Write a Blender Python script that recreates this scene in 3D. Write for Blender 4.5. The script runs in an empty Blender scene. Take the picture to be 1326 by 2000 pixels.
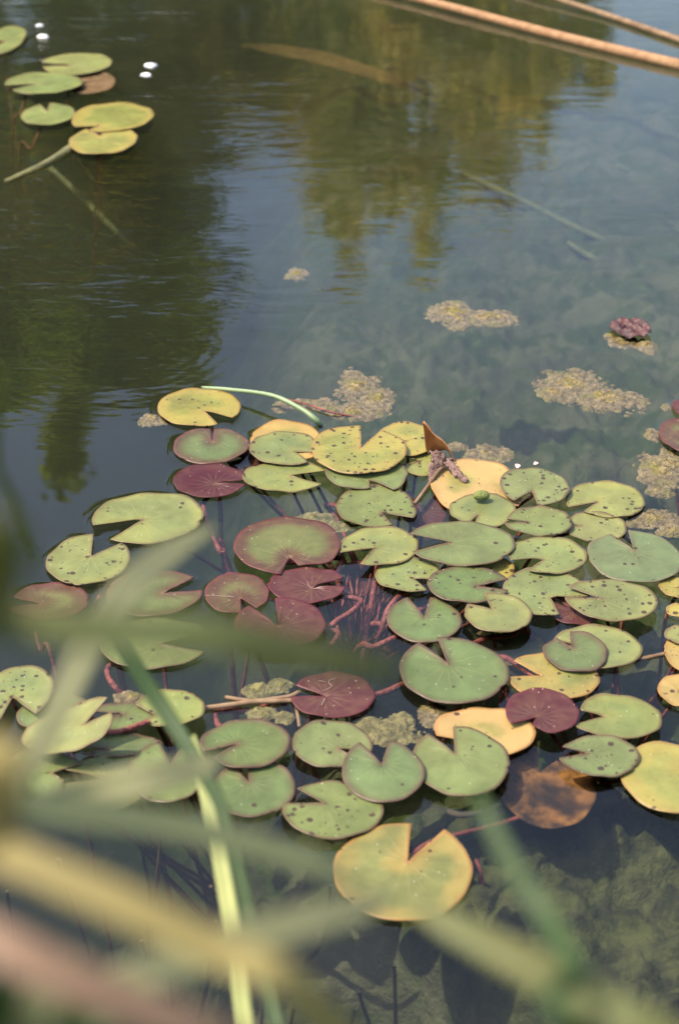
import bpy, math, random
import numpy as np
from mathutils import Vector

R = math.radians
random.seed(7)
rng = np.random.default_rng(7)
scene = bpy.context.scene
col = scene.collection

# ------------------------------------------------------------------ camera
CAM_H, PITCH, VFOV = 1.22, 31.0, 36.0
W0, H0 = 1326.0, 2000.0
FPX = (H0 / 2) / math.tan(R(VFOV / 2))
cam_data = bpy.data.cameras.new('camera')
cam = bpy.data.objects.new('camera', cam_data)
col.objects.link(cam)
cam.location = (0, 0, CAM_H)
cam.rotation_euler = (R(90 - PITCH), 0, 0)
cam_data.sensor_fit = 'VERTICAL'
cam_data.sensor_height = 36
cam_data.lens = 18 / math.tan(R(VFOV / 2))
cam_data.clip_start = 0.02
cam_data.clip_end = 500
cam_data.dof.use_dof = True
cam_data.dof.focus_distance = 2.32
cam_data.dof.aperture_fstop = cam_data.lens / 11.8
scene.camera = cam

# ------------------------------------------------------------------ light
SUN_AZ, SUN_EL = -94.0, 60.0            # azimuth from +Y, clockwise
world = bpy.data.worlds.new('World')
scene.world = world
world.use_nodes = True
wt = world.node_tree
sky = wt.nodes.new('ShaderNodeTexSky')
sky.sky_type = 'NISHITA'
sky.sun_disc = False
sky.sun_elevation = R(SUN_EL)
sky.sun_rotation = R(SUN_AZ % 360)
sky.dust_density = 3.6
sky.air_density = 1.0
wt.links.new(sky.outputs[0], wt.nodes['Background'].inputs[0])
wt.nodes['Background'].inputs[1].default_value = 0.15
sl = bpy.data.lights.new('sun', 'SUN')
sl.energy = 2.3
sl.angle = R(0.53)
sl.color = (1.0, 0.88, 0.70)
sun = bpy.data.objects.new('sun', sl)
col.objects.link(sun)
sd = Vector((math.sin(R(SUN_AZ)) * math.cos(R(SUN_EL)), math.cos(R(SUN_AZ)) * math.cos(R(SUN_EL)), math.sin(R(SUN_EL))))
sun.rotation_euler = sd.to_track_quat('Z', 'Y').to_euler()
sun.location = sd * 20

vs = scene.view_settings
vs.view_transform = 'Standard'
vs.look = 'None'
vs.gamma = 1
vs.use_curve_mapping = False
vs.exposure = 1.38

cy = scene.cycles
cy.use_denoising = True
cy.max_bounces = 10
cy.diffuse_bounces = 3
cy.glossy_bounces = 4
cy.transparent_max_bounces = 24
cy.volume_bounces = 0
cy.caustics_reflective = False
cy.caustics_refractive = False
cy.sample_clamp_indirect = 6

# ------------------------------------------------------------------ helpers
cp, sp = math.cos(R(PITCH)), math.sin(R(PITCH))
CAMP = np.array([0, 0, CAM_H])


def ray(x, y):
    u, v = (x - W0 / 2) / FPX, (H0 / 2 - y) / FPX
    return np.array([u, cp + v * sp, -sp + v * cp])       # axis depth 1


def atz(x, y, z=0.0):
    d = ray(x, y)
    return CAMP + d * ((z - CAM_H) / d[2])


def aty(x, y, Y):
    d = ray(x, y)
    return CAMP + d * (Y / d[1])


def atd(x, y, dist):
    return CAMP + ray(x, y) * dist


_perm = rng.random((3, 64, 64))


def vnoise(x, y, k=0):
    """tileable value noise, 0..1"""
    x = np.asarray(x, float); y = np.asarray(y, float)
    xi = np.floor(x).astype(int); yi = np.floor(y).astype(int)
    fx = x - xi; fy = y - yi
    fx = fx * fx * (3 - 2 * fx); fy = fy * fy * (3 - 2 * fy)
    t = _perm[k % 3]
    a = t[xi % 64, yi % 64]; b = t[(xi + 1) % 64, yi % 64]
    c = t[xi % 64, (yi + 1) % 64]; d = t[(xi + 1) % 64, (yi + 1) % 64]
    return (a * (1 - fx) + b * fx) * (1 - fy) + (c * (1 - fx) + d * fx) * fy


def fbm(x, y, k=0, o=4):
    s, a, n = 0.0, 0.5, 0.0
    for i in range(o):
        s = s + a * vnoise(x * 2 ** i + 17.3 * i, y * 2 ** i - 9.1 * i, k + i); n += a; a *= 0.5
    return s / n


def sstep(a, b, x):
    t = np.clip((np.asarray(x, float) - a) / (b - a), 0, 1)
    return t * t * (3 - 2 * t)


def mesh_obj(name, verts, faces, mat, parent=None, smooth=True):
    me = bpy.data.meshes.new(name)
    me.from_pydata([tuple(map(float, v)) for v in verts], [], faces)
    if smooth:
        me.polygons.foreach_set('use_smooth', [True] * len(me.polygons))
    me.update()
    o = bpy.data.objects.new(name, me)
    col.objects.link(o)
    if mat: me.materials.append(mat)
    if parent: o.parent = parent
    return o


def grid_faces(nu, nv, closed=False):
    f = []
    for i in range(nu - 1):
        for j in range(nv - 1 if not closed else nv):
            j2 = (j + 1) % nv
            f.append((i * nv + j, (i + 1) * nv + j, (i + 1) * nv + j2, i * nv + j2))
    return f


def np_grid_mesh(name, X, Y, Z, mat, keep=None):
    """X,Y,Z (ny,nx) -> mesh object (fast)"""
    ny, nx = X.shape
    co = np.stack([X, Y, Z], -1).reshape(-1, 3)
    idx = np.arange(ny * nx).reshape(ny, nx)
    q = np.stack([idx[:-1, :-1], idx[:-1, 1:], idx[1:, 1:], idx[1:, :-1]], -1).reshape(-1, 4)
    if keep is not None:
        q = q[keep.reshape(-1)]
        used = np.unique(q); re = -np.ones(len(co), int); re[used] = np.arange(len(used))
        q = re[q]; co = co[used]
    return fast_mesh(name, co, q, mat)


def fast_mesh(name, co, q, mat, parent=None, smooth=True):
    k = q.shape[1]
    me = bpy.data.meshes.new(name)
    me.vertices.add(len(co)); me.vertices.foreach_set('co', np.ascontiguousarray(co, dtype=np.float32).ravel())
    me.loops.add(q.size); me.loops.foreach_set('vertex_index', np.ascontiguousarray(q, dtype=np.int32).ravel())
    me.polygons.add(len(q))
    me.polygons.foreach_set('loop_start', np.arange(0, q.size, k, dtype=np.int32))
    me.polygons.foreach_set('use_smooth', np.full(len(q), smooth))
    me.update(calc_edges=True); me.validate()
    o = bpy.data.objects.new(name, me); col.objects.link(o)
    if mat: me.materials.append(mat)
    if parent: o.parent = parent
    return o


def empty(name, loc):
    o = bpy.data.objects.new(name, None)
    o.empty_display_size = 0.02
    o.location = tuple(map(float, loc))
    col.objects.link(o)
    return o


def tag(o, label, cat, group=None):
    o['label'] = label; o['category'] = cat
    if group: o['group'] = group
    return o


def crom(pts, n):
    p = np.asarray(pts, float)
    p = np.vstack([2 * p[0] - p[1], p, 2 * p[-1] - p[-2]])
    out = []
    m = len(p) - 3
    for t in np.linspace(0, m - 1e-9, n):
        i = int(t); f = t - i
        a, b, c, d = p[i:i + 4]
        out.append(0.5 * ((2 * b) + (-a + c) * f + (2 * a - 5 * b + 4 * c - d) * f * f + (-a + 3 * b - 3 * c + d) * f ** 3))
    return np.array(out)


def tube(pts, rad, n=24, sides=7):
    """tube mesh data along smooth path; rad scalar or (r0,r1)"""
    c = crom(pts, n)
    r = np.linspace(*(rad if isinstance(rad, tuple) else (rad, rad)), n)
    v = []
    t = np.gradient(c, axis=0); t /= np.linalg.norm(t, axis=1)[:, None] + 1e-9
    up = np.array([0.1, 0.2, 1.0])
    for i in range(n):
        a = np.cross(t[i], up)
        if np.linalg.norm(a) < 0.05: a = np.cross(t[i], [1, 0, 0])
        a /= np.linalg.norm(a); b = np.cross(t[i], a)
        for k in range(sides):
            w = 2 * math.pi * k / sides
            v.append(c[i] + r[i] * (a * math.cos(w) + b * math.sin(w)))
    f = grid_faces(n, sides, True)
    f.append(tuple(range(sides))[::-1]); f.append(tuple((n - 1) * sides + k for k in range(sides)))
    return v, f


# ------------------------------------------------------------------ materials
def mat_new(name):
    m = bpy.data.materials.new(name); m.use_nodes = True
    nt = m.node_tree; nt.nodes.clear()
    return m, nt, nt.nodes, nt.links


class NG:
    """small node helper"""
    def __init__(s, nt): s.nt = nt; s.n = nt.nodes; s.l = nt.links

    def add(s, t, **kw):
        nd = s.n.new(t)
        for k, v in kw.items(): setattr(nd, k, v)
        return nd

    def set(s, sock, v):
        if isinstance(v, bpy.types.NodeSocket): s.l.new(v, sock)
        else: sock.default_value = v

    def math(s, op, a, b=0.0, c=0.0, clamp=False):
        nd = s.add('ShaderNodeMath', operation=op, use_clamp=clamp)
        for i, v in enumerate((a, b, c)): s.set(nd.inputs[i], v)
        return nd.outputs[0]

    def ramp(s, v, a, b, lo=0.0, hi=1.0):
        nd = s.add('ShaderNodeMapRange', interpolation_type='SMOOTHSTEP')
        s.set(nd.inputs[0], v)
        for i, x in zip((1, 2, 3, 4), (a, b, lo, hi)): s.set(nd.inputs[i], x)
        return nd.outputs[0]

    def mix(s, f, a, b, blend='MIX'):
        nd = s.add('ShaderNodeMix', data_type='RGBA', blend_type=blend)
        s.set(nd.inputs[0], f)
        s.set(nd.inputs[6], a if isinstance(a, bpy.types.NodeSocket) else (*a, 1))
        s.set(nd.inputs[7], b if isinstance(b, bpy.types.NodeSocket) else (*b, 1))
        return nd.outputs[2]

    def noise(s, vec, scale, detail=3, rough=0.5, dist=0.0, out=0):
        nd = s.add('ShaderNodeTexNoise')
        if vec is not None: s.l.new(vec, nd.inputs['Vector'])
        nd.inputs['Scale'].default_value = scale; nd.inputs['Detail'].default_value = detail
        nd.inputs['Roughness'].default_value = rough; nd.inputs['Distortion'].default_value = dist
        return nd.outputs[out]

    def voro(s, vec, scale):
        nd = s.add('ShaderNodeTexVoronoi')
        s.l.new(vec, nd.inputs['Vector']); nd.inputs['Scale'].default_value = scale
        return nd.outputs['Distance'], nd.outputs['Color']

    def attr(s, name, kind='GEOMETRY', out='Fac'):
        nd = s.add('ShaderNodeAttribute', attribute_type=kind, attribute_name=name)
        return nd.outputs[out]

    def bump(s, h, strength=1.0, dist=1.0):
        nd = s.add('ShaderNodeBump'); nd.inputs['Strength'].default_value = strength
        nd.inputs['Distance'].default_value = dist; s.l.new(h, nd.inputs['Height'])
        return nd.outputs[0]

    def out(s, shader, volume=None):
        o = s.add('ShaderNodeOutputMaterial'); s.l.new(shader, o.inputs[0])
        if volume: s.l.new(volume, o.inputs[1])

    def principled(s, base, rough=0.5, spec=0.5, normal=None, **kw):
        p = s.add('ShaderNodeBsdfPrincipled')
        s.set(p.inputs['Base Color'], base if isinstance(base, bpy.types.NodeSocket) else (*base, 1))
        s.set(p.inputs['Roughness'], rough); p.inputs['Specular IOR Level'].default_value = spec
        if normal: s.l.new(normal, p.inputs['Normal'])
        for k, v in kw.items(): s.set(p.inputs[k], v)
        return p.outputs[0]


def pad_material():
    m, nt, _, _ = mat_new('lily_pad_skin'); g = NG(nt)
    oi = g.add('ShaderNodeObjectInfo')
    tc = g.add('ShaderNodeTexCoord')
    off = g.add('ShaderNodeVectorMath', operation='ADD')
    g.l.new(tc.outputs['Object'], off.inputs[0])
    cmb = g.add('ShaderNodeCombineXYZ')
    g.set(cmb.inputs[0], g.math('MULTIPLY', oi.outputs['Random'], 13.0))
    g.set(cmb.inputs[1], g.math('MULTIPLY', oi.outputs['Random'], 71.0))
    g.l.new(cmb.outputs[0], off.inputs[1])
    v = off.outputs[0]
    rad = g.attr('rad'); ang = g.attr('ang'); edge = g.attr('edge')
    rim = g.attr('rim_colour', 'OBJECT', 'Color')
    blush = g.attr('blush', 'OBJECT'); spot = g.attr('spot', 'OBJECT'); age = g.attr('age', 'OBJECT')
    agec = g.attr('age_colour', 'OBJECT', 'Color')
    n1 = g.noise(v, 14, 4, 0.6)
    n2 = g.noise(v, 60, 4, 0.6)
    n3 = g.noise(v, 7, 2, 0.5)
    base = oi.outputs['Color']
    # mottling
    val = g.math('ADD', g.ramp(n1, .3, .7, .80, 1.16), g.ramp(n2, .3, .7, -.07, .07))
    hs = g.add('ShaderNodeHueSaturation'); g.set(hs.inputs['Value'], val); g.l.new(base, hs.inputs['Color'])
    g.set(hs.inputs['Hue'], g.ramp(n3, .3, .7, .487, .512))
    c = hs.outputs[0]
    # ageing patches creeping in from the rim
    a = g.math('ADD', g.ramp(edge, 0.0, 0.055, .55, 0.0), g.math('SUBTRACT', n3, .5))
    a = g.math('ADD', a, g.math('MULTIPLY', g.math('SUBTRACT', n1, .5), .7))
    a = g.ramp(g.math('ADD', a, g.math('SUBTRACT', age, 0.62)), -.12, .22)
    c = g.mix(g.math('MULTIPLY', a, g.math('MULTIPLY', age, 1.3, clamp=True), clamp=True), c, agec)
    # red blush
    b = g.math('ADD', g.ramp(edge, 0.0, g.math('MULTIPLY_ADD', blush, .05, .008), .62, 0.0), g.math('MULTIPLY', g.math('SUBTRACT', n1, .5), .8))
    b = g.ramp(g.math('ADD', b, g.math('SUBTRACT', blush, .75)), -.28, .28)
    c = g.mix(g.math('MULTIPLY', b, g.math('MULTIPLY', blush, 1.5, clamp=True)), c, g.mix(g.ramp(n2, .3, .7), (.066, .018, .019), (.092, .036, .027)))
    # veins fanning out from the notch
    an = g.math('ADD', ang, g.math('MULTIPLY', g.math('SUBTRACT', n1, .5), .16))
    vein = g.math('POWER', g.math('ABSOLUTE', g.math('COSINE', g.math('MULTIPLY', an, 8.0))), 60.0)
    vein = g.math('MULTIPLY', vein, g.ramp(rad, .08, .85, 1.0, 0.0))
    c = g.mix(g.math('MULTIPLY', vein, .34), c, (.26, .27, .12))
    hub = g.ramp(rad, .015, .10, 1.0, 0.0)
    c = g.mix(g.math('MULTIPLY', hub, .42), c, (.30, .24, .10))
    # thin rim line
    rl = g.ramp(g.math('ADD', edge, g.math('MULTIPLY', g.math('SUBTRACT', n2, .5), .003)), .0010, .0055, 1.0, 0.0)
    c = g.mix(g.math('MULTIPLY', rl, .55), c, rim)
    # dark blotches and specks
    d1, k1 = g.voro(v, 92)
    sep = g.add('ShaderNodeSeparateColor'); g.l.new(k1, sep.inputs[0])
    big = g.math('LESS_THAN', g.math('ADD', d1, g.math('MULTIPLY', g.math('SUBTRACT', g.noise(v, 260, 2), .5), .28)),
                 g.math('MULTIPLY_ADD', sep.outputs[1], .27, .10))
    clump = g.ramp(g.noise(v, 22, 2), .40, .60, .40, 1.8)
    on = g.math('LESS_THAN', sep.outputs[0], g.math('MULTIPLY', g.math('MULTIPLY', spot, 1.25), clump))
    c = g.mix(g.math('MULTIPLY', g.math('MULTIPLY', big, on), .9), c, (.045, .022, .018))
    d2, k2 = g.voro(v, 170)
    sep2 = g.add('ShaderNodeSeparateColor'); g.l.new(k2, sep2.inputs[0])
    sm = g.math('MULTIPLY', g.math('LESS_THAN', d2, .22), g.math('LESS_THAN', sep2.outputs[0], g.math('MULTIPLY', spot, .30)))
    c = g.mix(g.math('MULTIPLY', sm, .8), c, (.05, .025, .018))
    d3, k3 = g.voro(v, 210)
    sep3 = g.add('ShaderNodeSeparateColor'); g.l.new(k3, sep3.inputs[0])
    wh = g.math('MULTIPLY', g.math('LESS_THAN', d3, .16), g.math('LESS_THAN', sep3.outputs[1], .06))
    c = g.mix(g.math('MULTIPLY', wh, .75), c, (.55, .50, .38))
    # relief
    h = g.math('ADD', g.math('MULTIPLY', n2, .0006), g.math('MULTIPLY', vein, .0005))
    h = g.math('ADD', h, g.math('MULTIPLY', n1, .0020))
    rough = g.ramp(n2, .3, .7, .34, .50)
    p = g.principled(c, rough, .30, g.bump(h, .8))
    tr = g.add('ShaderNodeBsdfTranslucent'); g.l.new(c, tr.inputs[0])
    mx = g.add('ShaderNodeMixShader'); mx.inputs[0].default_value = .12
    g.l.new(p, mx.inputs[1]); g.l.new(tr.outputs[0], mx.inputs[2])
    g.out(mx.outputs[0])
    return m


def simple_mat(name, c0, c1, scale, rough=.6, spec=.4, bump=.0, bscale=None, stretch=None, translucent=0.0, c2=None):
    m, nt, _, _ = mat_new(name); g = NG(nt)
    tc = g.add('ShaderNodeTexCoord'); v = tc.outputs['Object']
    if stretch:
        mp = g.add('ShaderNodeMapping'); mp.inputs['Scale'].default_value = stretch
        g.l.new(v, mp.inputs[0]); v = mp.outputs[0]
    n = g.noise(v, scale, 5, .6)
    c = g.mix(g.ramp(n, .32, .68), c0, c1)
    if c2: c = g.mix(g.ramp(g.noise(v, scale * .37, 3), .5, .68), c, c2)
    nm = g.bump(g.math('MULTIPLY', g.noise(v, bscale or scale * 3, 4), bump)) if bump else None
    s = g.principled(c, rough, spec, nm)
    if translucent:
        tr = g.add('ShaderNodeBsdfTranslucent'); g.l.new(c, tr.inputs[0])
        mx = g.add('ShaderNodeMixShader'); mx.inputs[0].default_value = translucent
        g.l.new(s, mx.inputs[1]); g.l.new(tr.outputs[0], mx.inputs[2]); s = mx.outputs[0]
    g.out(s)
    return m


def water_material():
    m, nt, _, _ = mat_new('pond_water'); g = NG(nt)
    geo = g.add('ShaderNodeNewGeometry'); P = geo.outputs['Position']
    sx = g.add('ShaderNodeSeparateXYZ'); g.l.new(P, sx.inputs[0])
    X, Y = sx.outputs[0], sx.outputs[1]
    # ripples travel over the open water, lee of the pads stays calm
    mp = g.add('ShaderNodeMapping'); mp.inputs['Scale'].default_value = (.30, 1.0, 1); mp.inputs['Rotation'].default_value = (0, 0, R(-10))
    g.l.new(P, mp.inputs[0])
    a = g.noise(mp.outputs[0], 19, 2, .45, .4)
    b = g.noise(mp.outputs[0], 62, 2, .5, .5)
    big = g.noise(P, 5.5, 2, .5)
    left = g.ramp(X, -.62, .15, 1.0, 0.0)
    far = g.ramp(Y, 2.15, 3.0)
    zone = g.math('MULTIPLY', far, g.math('ADD', .32, g.math('MULTIPLY', left, .9)))
    patch = g.ramp(g.noise(P, 1.7, 2), .36, .62, .35, 1.15)
    zone = g.math('MULTIPLY', zone, patch)
    amp = g.math('ADD', .010, g.math('MULTIPLY', zone, 3.0))
    h = g.math('MULTIPLY', g.math('ADD', g.math('MULTIPLY', a, .0011), g.math('MULTIPLY', b, .00033)), amp)
    h = g.math('ADD', h, g.math('MULTIPLY', g.math('MULTIPLY', big, .0032), g.math('ADD', .05, zone)))
    # a ring of ripples spreading from a spot on the left
    dx = g.math('SUBTRACT', X, -.40); dy = g.math('SUBTRACT', Y, 2.62)
    rr = g.math('SQRT', g.math('ADD', g.math('MULTIPLY', dx, dx), g.math('MULTIPLY', dy, dy)))
    rr2 = g.math('ADD', rr, g.math('MULTIPLY', g.noise(P, 9, 2), .03))
    ring = g.math('MULTIPLY', g.math('SINE', g.math('MULTIPLY', rr2, 260.0)), g.ramp(rr, .12, .55, 1.0, 0.0))
    h = g.math('ADD', h, g.math('MULTIPLY', ring, .00003))
    nm = g.bump(h, 1.0, 1.0)
    fr = g.add('ShaderNodeFresnel'); fr.inputs[0].default_value = 1.47; g.l.new(nm, fr.inputs['Normal'])
    gl = g.add('ShaderNodeBsdfGlossy'); gl.inputs['Roughness'].default_value = .015; g.l.new(nm, gl.inputs['Normal'])
    tr = g.add('ShaderNodeBsdfTransparent')
    mx = g.add('ShaderNodeMixShader'); g.l.new(fr.outputs[0], mx.inputs[0])
    g.l.new(tr.outputs[0], mx.inputs[1]); g.l.new(gl.outputs[0], mx.inputs[2])
    ab = g.add('ShaderNodeVolumeAbsorption')
    ab.inputs['Color'].default_value = (.46, .54, .40, 1); ab.inputs['Density'].default_value = 2.7
    vsn = g.add('ShaderNodeVolumeScatter')
    vsn.inputs['Color'].default_value = (.96, .95, .78, 1); vsn.inputs['Density'].default_value = .20
    vsn.inputs['Anisotropy'].default_value = .3
    ad = g.add('ShaderNodeAddShader'); g.l.new(ab.outputs[0], ad.inputs[0]); g.l.new(vsn.outputs[0], ad.inputs[1])
    g.out(mx.outputs[0], ad.outputs[0])
    return m


def ground_material():
    m, nt, _, _ = mat_new('silt_and_soil'); g = NG(nt)
    geo = g.add('ShaderNodeNewGeometry'); P = geo.outputs['Position']
    sx = g.add('ShaderNodeSeparateXYZ'); g.l.new(P, sx.inputs[0])
    n1 = g.noise(P, 3.2, 5, .6, .3); n2 = g.noise(P, 22, 5, .65); n3 = g.noise(P, 9, 4, .6, .8)
    silt = g.mix(g.ramp(n1, .35, .65), (.13, .125, .080), (.25, .23, .16))
    silt = g.mix(g.ramp(n3, .40, .60), silt, (.095, .125, .042))
    silt = g.mix(g.ramp(n2, .52, .75, 0, .6), silt, (.30, .29, .17))
    shal = g.math('MULTIPLY', g.ramp(sx.outputs[2], -.24, -.15), g.ramp(sx.outputs[1], 2.0, 1.6))
    weed = g.mix(g.ramp(n2, .35, .62), (.016, .020, .008), (.085, .092, .030))
    silt = g.mix(g.math('MULTIPLY', shal, .9), silt, weed)
    soil = g.mix(g.ramp(n2, .3, .7), (.035, .05, .014), (.09, .10, .035))
    c = g.mix(g.ramp(sx.outputs[2], -.02, .03), silt, soil)
    nm = g.bump(g.math('MULTIPLY', g.noise(P, 60, 5, .65), .012))
    g.out(g.principled(c, .85, .2, nm))
    return m


M_PAD = pad_material()
M_WATER = water_material()
M_GROUND = ground_material()
M_PET = simple_mat('red_petiole', (.11, .024, .022), (.24, .070, .050), 90, .55, .35, .003)
M_BROWNSTEM = simple_mat('brown_stem', (.13, .075, .04), (.24, .16, .09), 30, .7, .3, .001)
M_DARKSTEM = simple_mat('dark_stem', (.035, .03, .02), (.09, .075, .045), 25, .8, .3, .002)
M_STALK = simple_mat('green_stalk', (.14, .20, .09), (.20, .26, .13), 30, .45, .5)
M_OLIVE = simple_mat('olive_stem', (.20, .20, .11), (.31, .30, .18), 20, .8, .2, .004, 90)
M_ALGAE = simple_mat('tan_algae', (.10, .078, .036), (.27, .215, .11), 90, .9, .15, .004, 420, c2=(.17, .15, .045))
M_ALGAEG = simple_mat('green_algae', (.10, .092, .036), (.24, .215, .09), 90, .9, .15, .004, 420)
M_DEAD = simple_mat('dead_leaf', (.42, .19, .075), (.55, .28, .12), 30, .6, .4, .002, 120, translucent=.35)
M_WITHER = simple_mat('withered_leaf', (.06, .03, .022), (.22, .13, .10), 60, .7, .4, .003, 160)
M_SUNK = simple_mat('sunken_leaf', (.016, .010, .006), (.26, .12, .032), 26, .8, .2, .002, 120, c2=(.018, .011, .007))
M_CRUMP = simple_mat('crumpled_leaf', (.028, .008, .008), (.080, .022, .020), 60, .45, .5, .004, 150)
M_BUD = simple_mat('green_bud', (.10, .13, .03), (.19, .21, .06), 160, .7, .3, .003, 400)
M_REED_DRY = simple_mat('dry_reed', (.24, .12, .05), (.36, .21, .10), 6, .6, .4, .002, 60, (1, 12, 12))
M_PETAL = simple_mat('pale_petal', (.62, .38, .36), (.72, .52, .48), 40, .6, .3)
M_MARK = simple_mat('dry_scratch', (.26, .17, .14), (.36, .26, .22), 40, .7, .3)
M_GLINT = simple_mat('glint_white', (.84, .83, .82), (.88, .87, .86), 60, .25, .8)  # near-white colour stands for sun glints on the water

# ------------------------------------------------------------------ ground: one sheet with the pond hollowed out of it
def axis(parts):
    out = [parts[0][0]]
    for a, b, s in parts:
        n = max(1, int(round((b - a) / s)))
        out += list(np.linspace(a, b, n + 1)[1:])
    return np.array(out)


def floor_z(x, y):
    x = np.asarray(x, float); y = np.asarray(y, float)
    d = .30 + .60 * sstep(.02, -.55, x + .15 * (fbm(x * 2, y * 2, 1) - .5)) - .06 * sstep(.25, 1.2, x)
    d = d - .19 * sstep(.0, .22, x) * sstep(1.75, 1.48, y) + .36 * sstep(1.42, 1.18, y + .22 * sstep(.0, .30, x) + .10 * (fbm(x * 5, y * 5) - .5))
    # lumpy weed carpet
    cell = vnoise(x * 26 + 2 * vnoise(x * 9, y * 9), y * 26, 1) * .6 + vnoise(x * 55, y * 55, 2) * .4
    lump = (np.abs(cell - .5) * 2) ** .6
    d = d - lump * (.030 + .022 * sstep(.1, .5, x) * sstep(1.9, 1.3, y)) - (fbm(x * 7, y * 7, 2) - .5) * .10
    # shores
    wob = .12 * (fbm(x * 1.3, y * 1.3, 1) - .5)
    near = sstep(.98, .78, y + wob * .5)
    far = sstep(6.1, 7.0, y + wob * 3)
    side = sstep(4.5, 5.6, np.abs(x) + wob * 3)
    up = np.maximum(np.maximum(near, far), side)
    land = .07 + .05 * sstep(.8, -1, y) + .03 * (fbm(x * 4, y * 4) - .5) + .5 * sstep(7, 14, np.hypot(x, y - 3)) * fbm(x * .3, y * .3)
    return -d * (1 - up) + land * up


gx = axis([(-90, -20, 10), (-20, -6, 1), (-6, -1.6, .15), (-1.6, -.75, .04), (-.75, .75, .009), (.75, 1.6, .03), (1.6, 6, .15), (6, 20, 1), (20, 90, 10)])
gy = axis([(-40, -4, 4), (-4, .6, .2), (.6, 1.0, .02), (1.0, 2.4, .009), (2.4, 4.2, .016), (4.2, 7.2, .06), (7.2, 14, .4), (14, 110, 8)])
GX, GY = np.meshgrid(gx, gy)
ground = np_grid_mesh('ground', GX, GY, floor_z(GX, GY), M_GROUND)
ground['kind'] = 'structure'

# ------------------------------------------------------------------ lily pads
# tables read in pixels of enlarged views of the place: (origin x, origin y, enlargement)
VIEW = {'A': (300, 730, 2.652), 'C': (780, 800, 2.4286), 'B': (0, 900, 2.652), 'K': (400, 1080, 2.652),
        'D': (826, 1150, 2.652), 'E': (0, 1260, 2.652), 'G': (380, 1380, 2.1387), 'P': (0, 0, 1)}
# kind: base colour, rim colour, blush, age, age colour
KIND = {
    'g':  ((.132, .158, .054), (.10, .035, .032), .16, .0, (.3, .25, .06)),
    'gd': ((.100, .130, .046), (.095, .028, .036), .28, .0, (.3, .25, .06)),
    'gp': ((.100, .124, .048), (.12, .028, .042), .44, .0, (.3, .25, .06)),
    'pale': ((.122, .148, .070), (.14, .085, .065), .05, .0, (.3, .25, .06)),
    'lg': ((.160, .180, .060), (.12, .055, .038), .10, .16, (.28, .22, .05)),
    'yg': ((.195, .196, .050), (.22, .11, .045), .0, .30, (.36, .24, .06)),
    'oy': ((.172, .170, .052), (.30, .13, .045), .0, .27, (.38, .22, .055)),
    'y':  ((.235, .215, .062), (.26, .11, .04), .0, .38, (.38, .22, .075)),
    'o':  ((.250, .218, .065), (.30, .12, .04), .0, .46, (.42, .25, .105)),
    'rg': ((.118, .124, .040), (.12, .022, .032), .54, .0, (.3, .25, .06)),
    'r':  ((.066, .048, .030), (.10, .018, .026), .84, .0, (.3, .25, .06)),
    'dr': ((.060, .010, .016), (.06, .012, .016), .45, .0, (.3, .25, .06)),
    'br': ((.080, .048, .032), (.09, .025, .028), .6, .0, (.3, .25, .06)),
}
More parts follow.
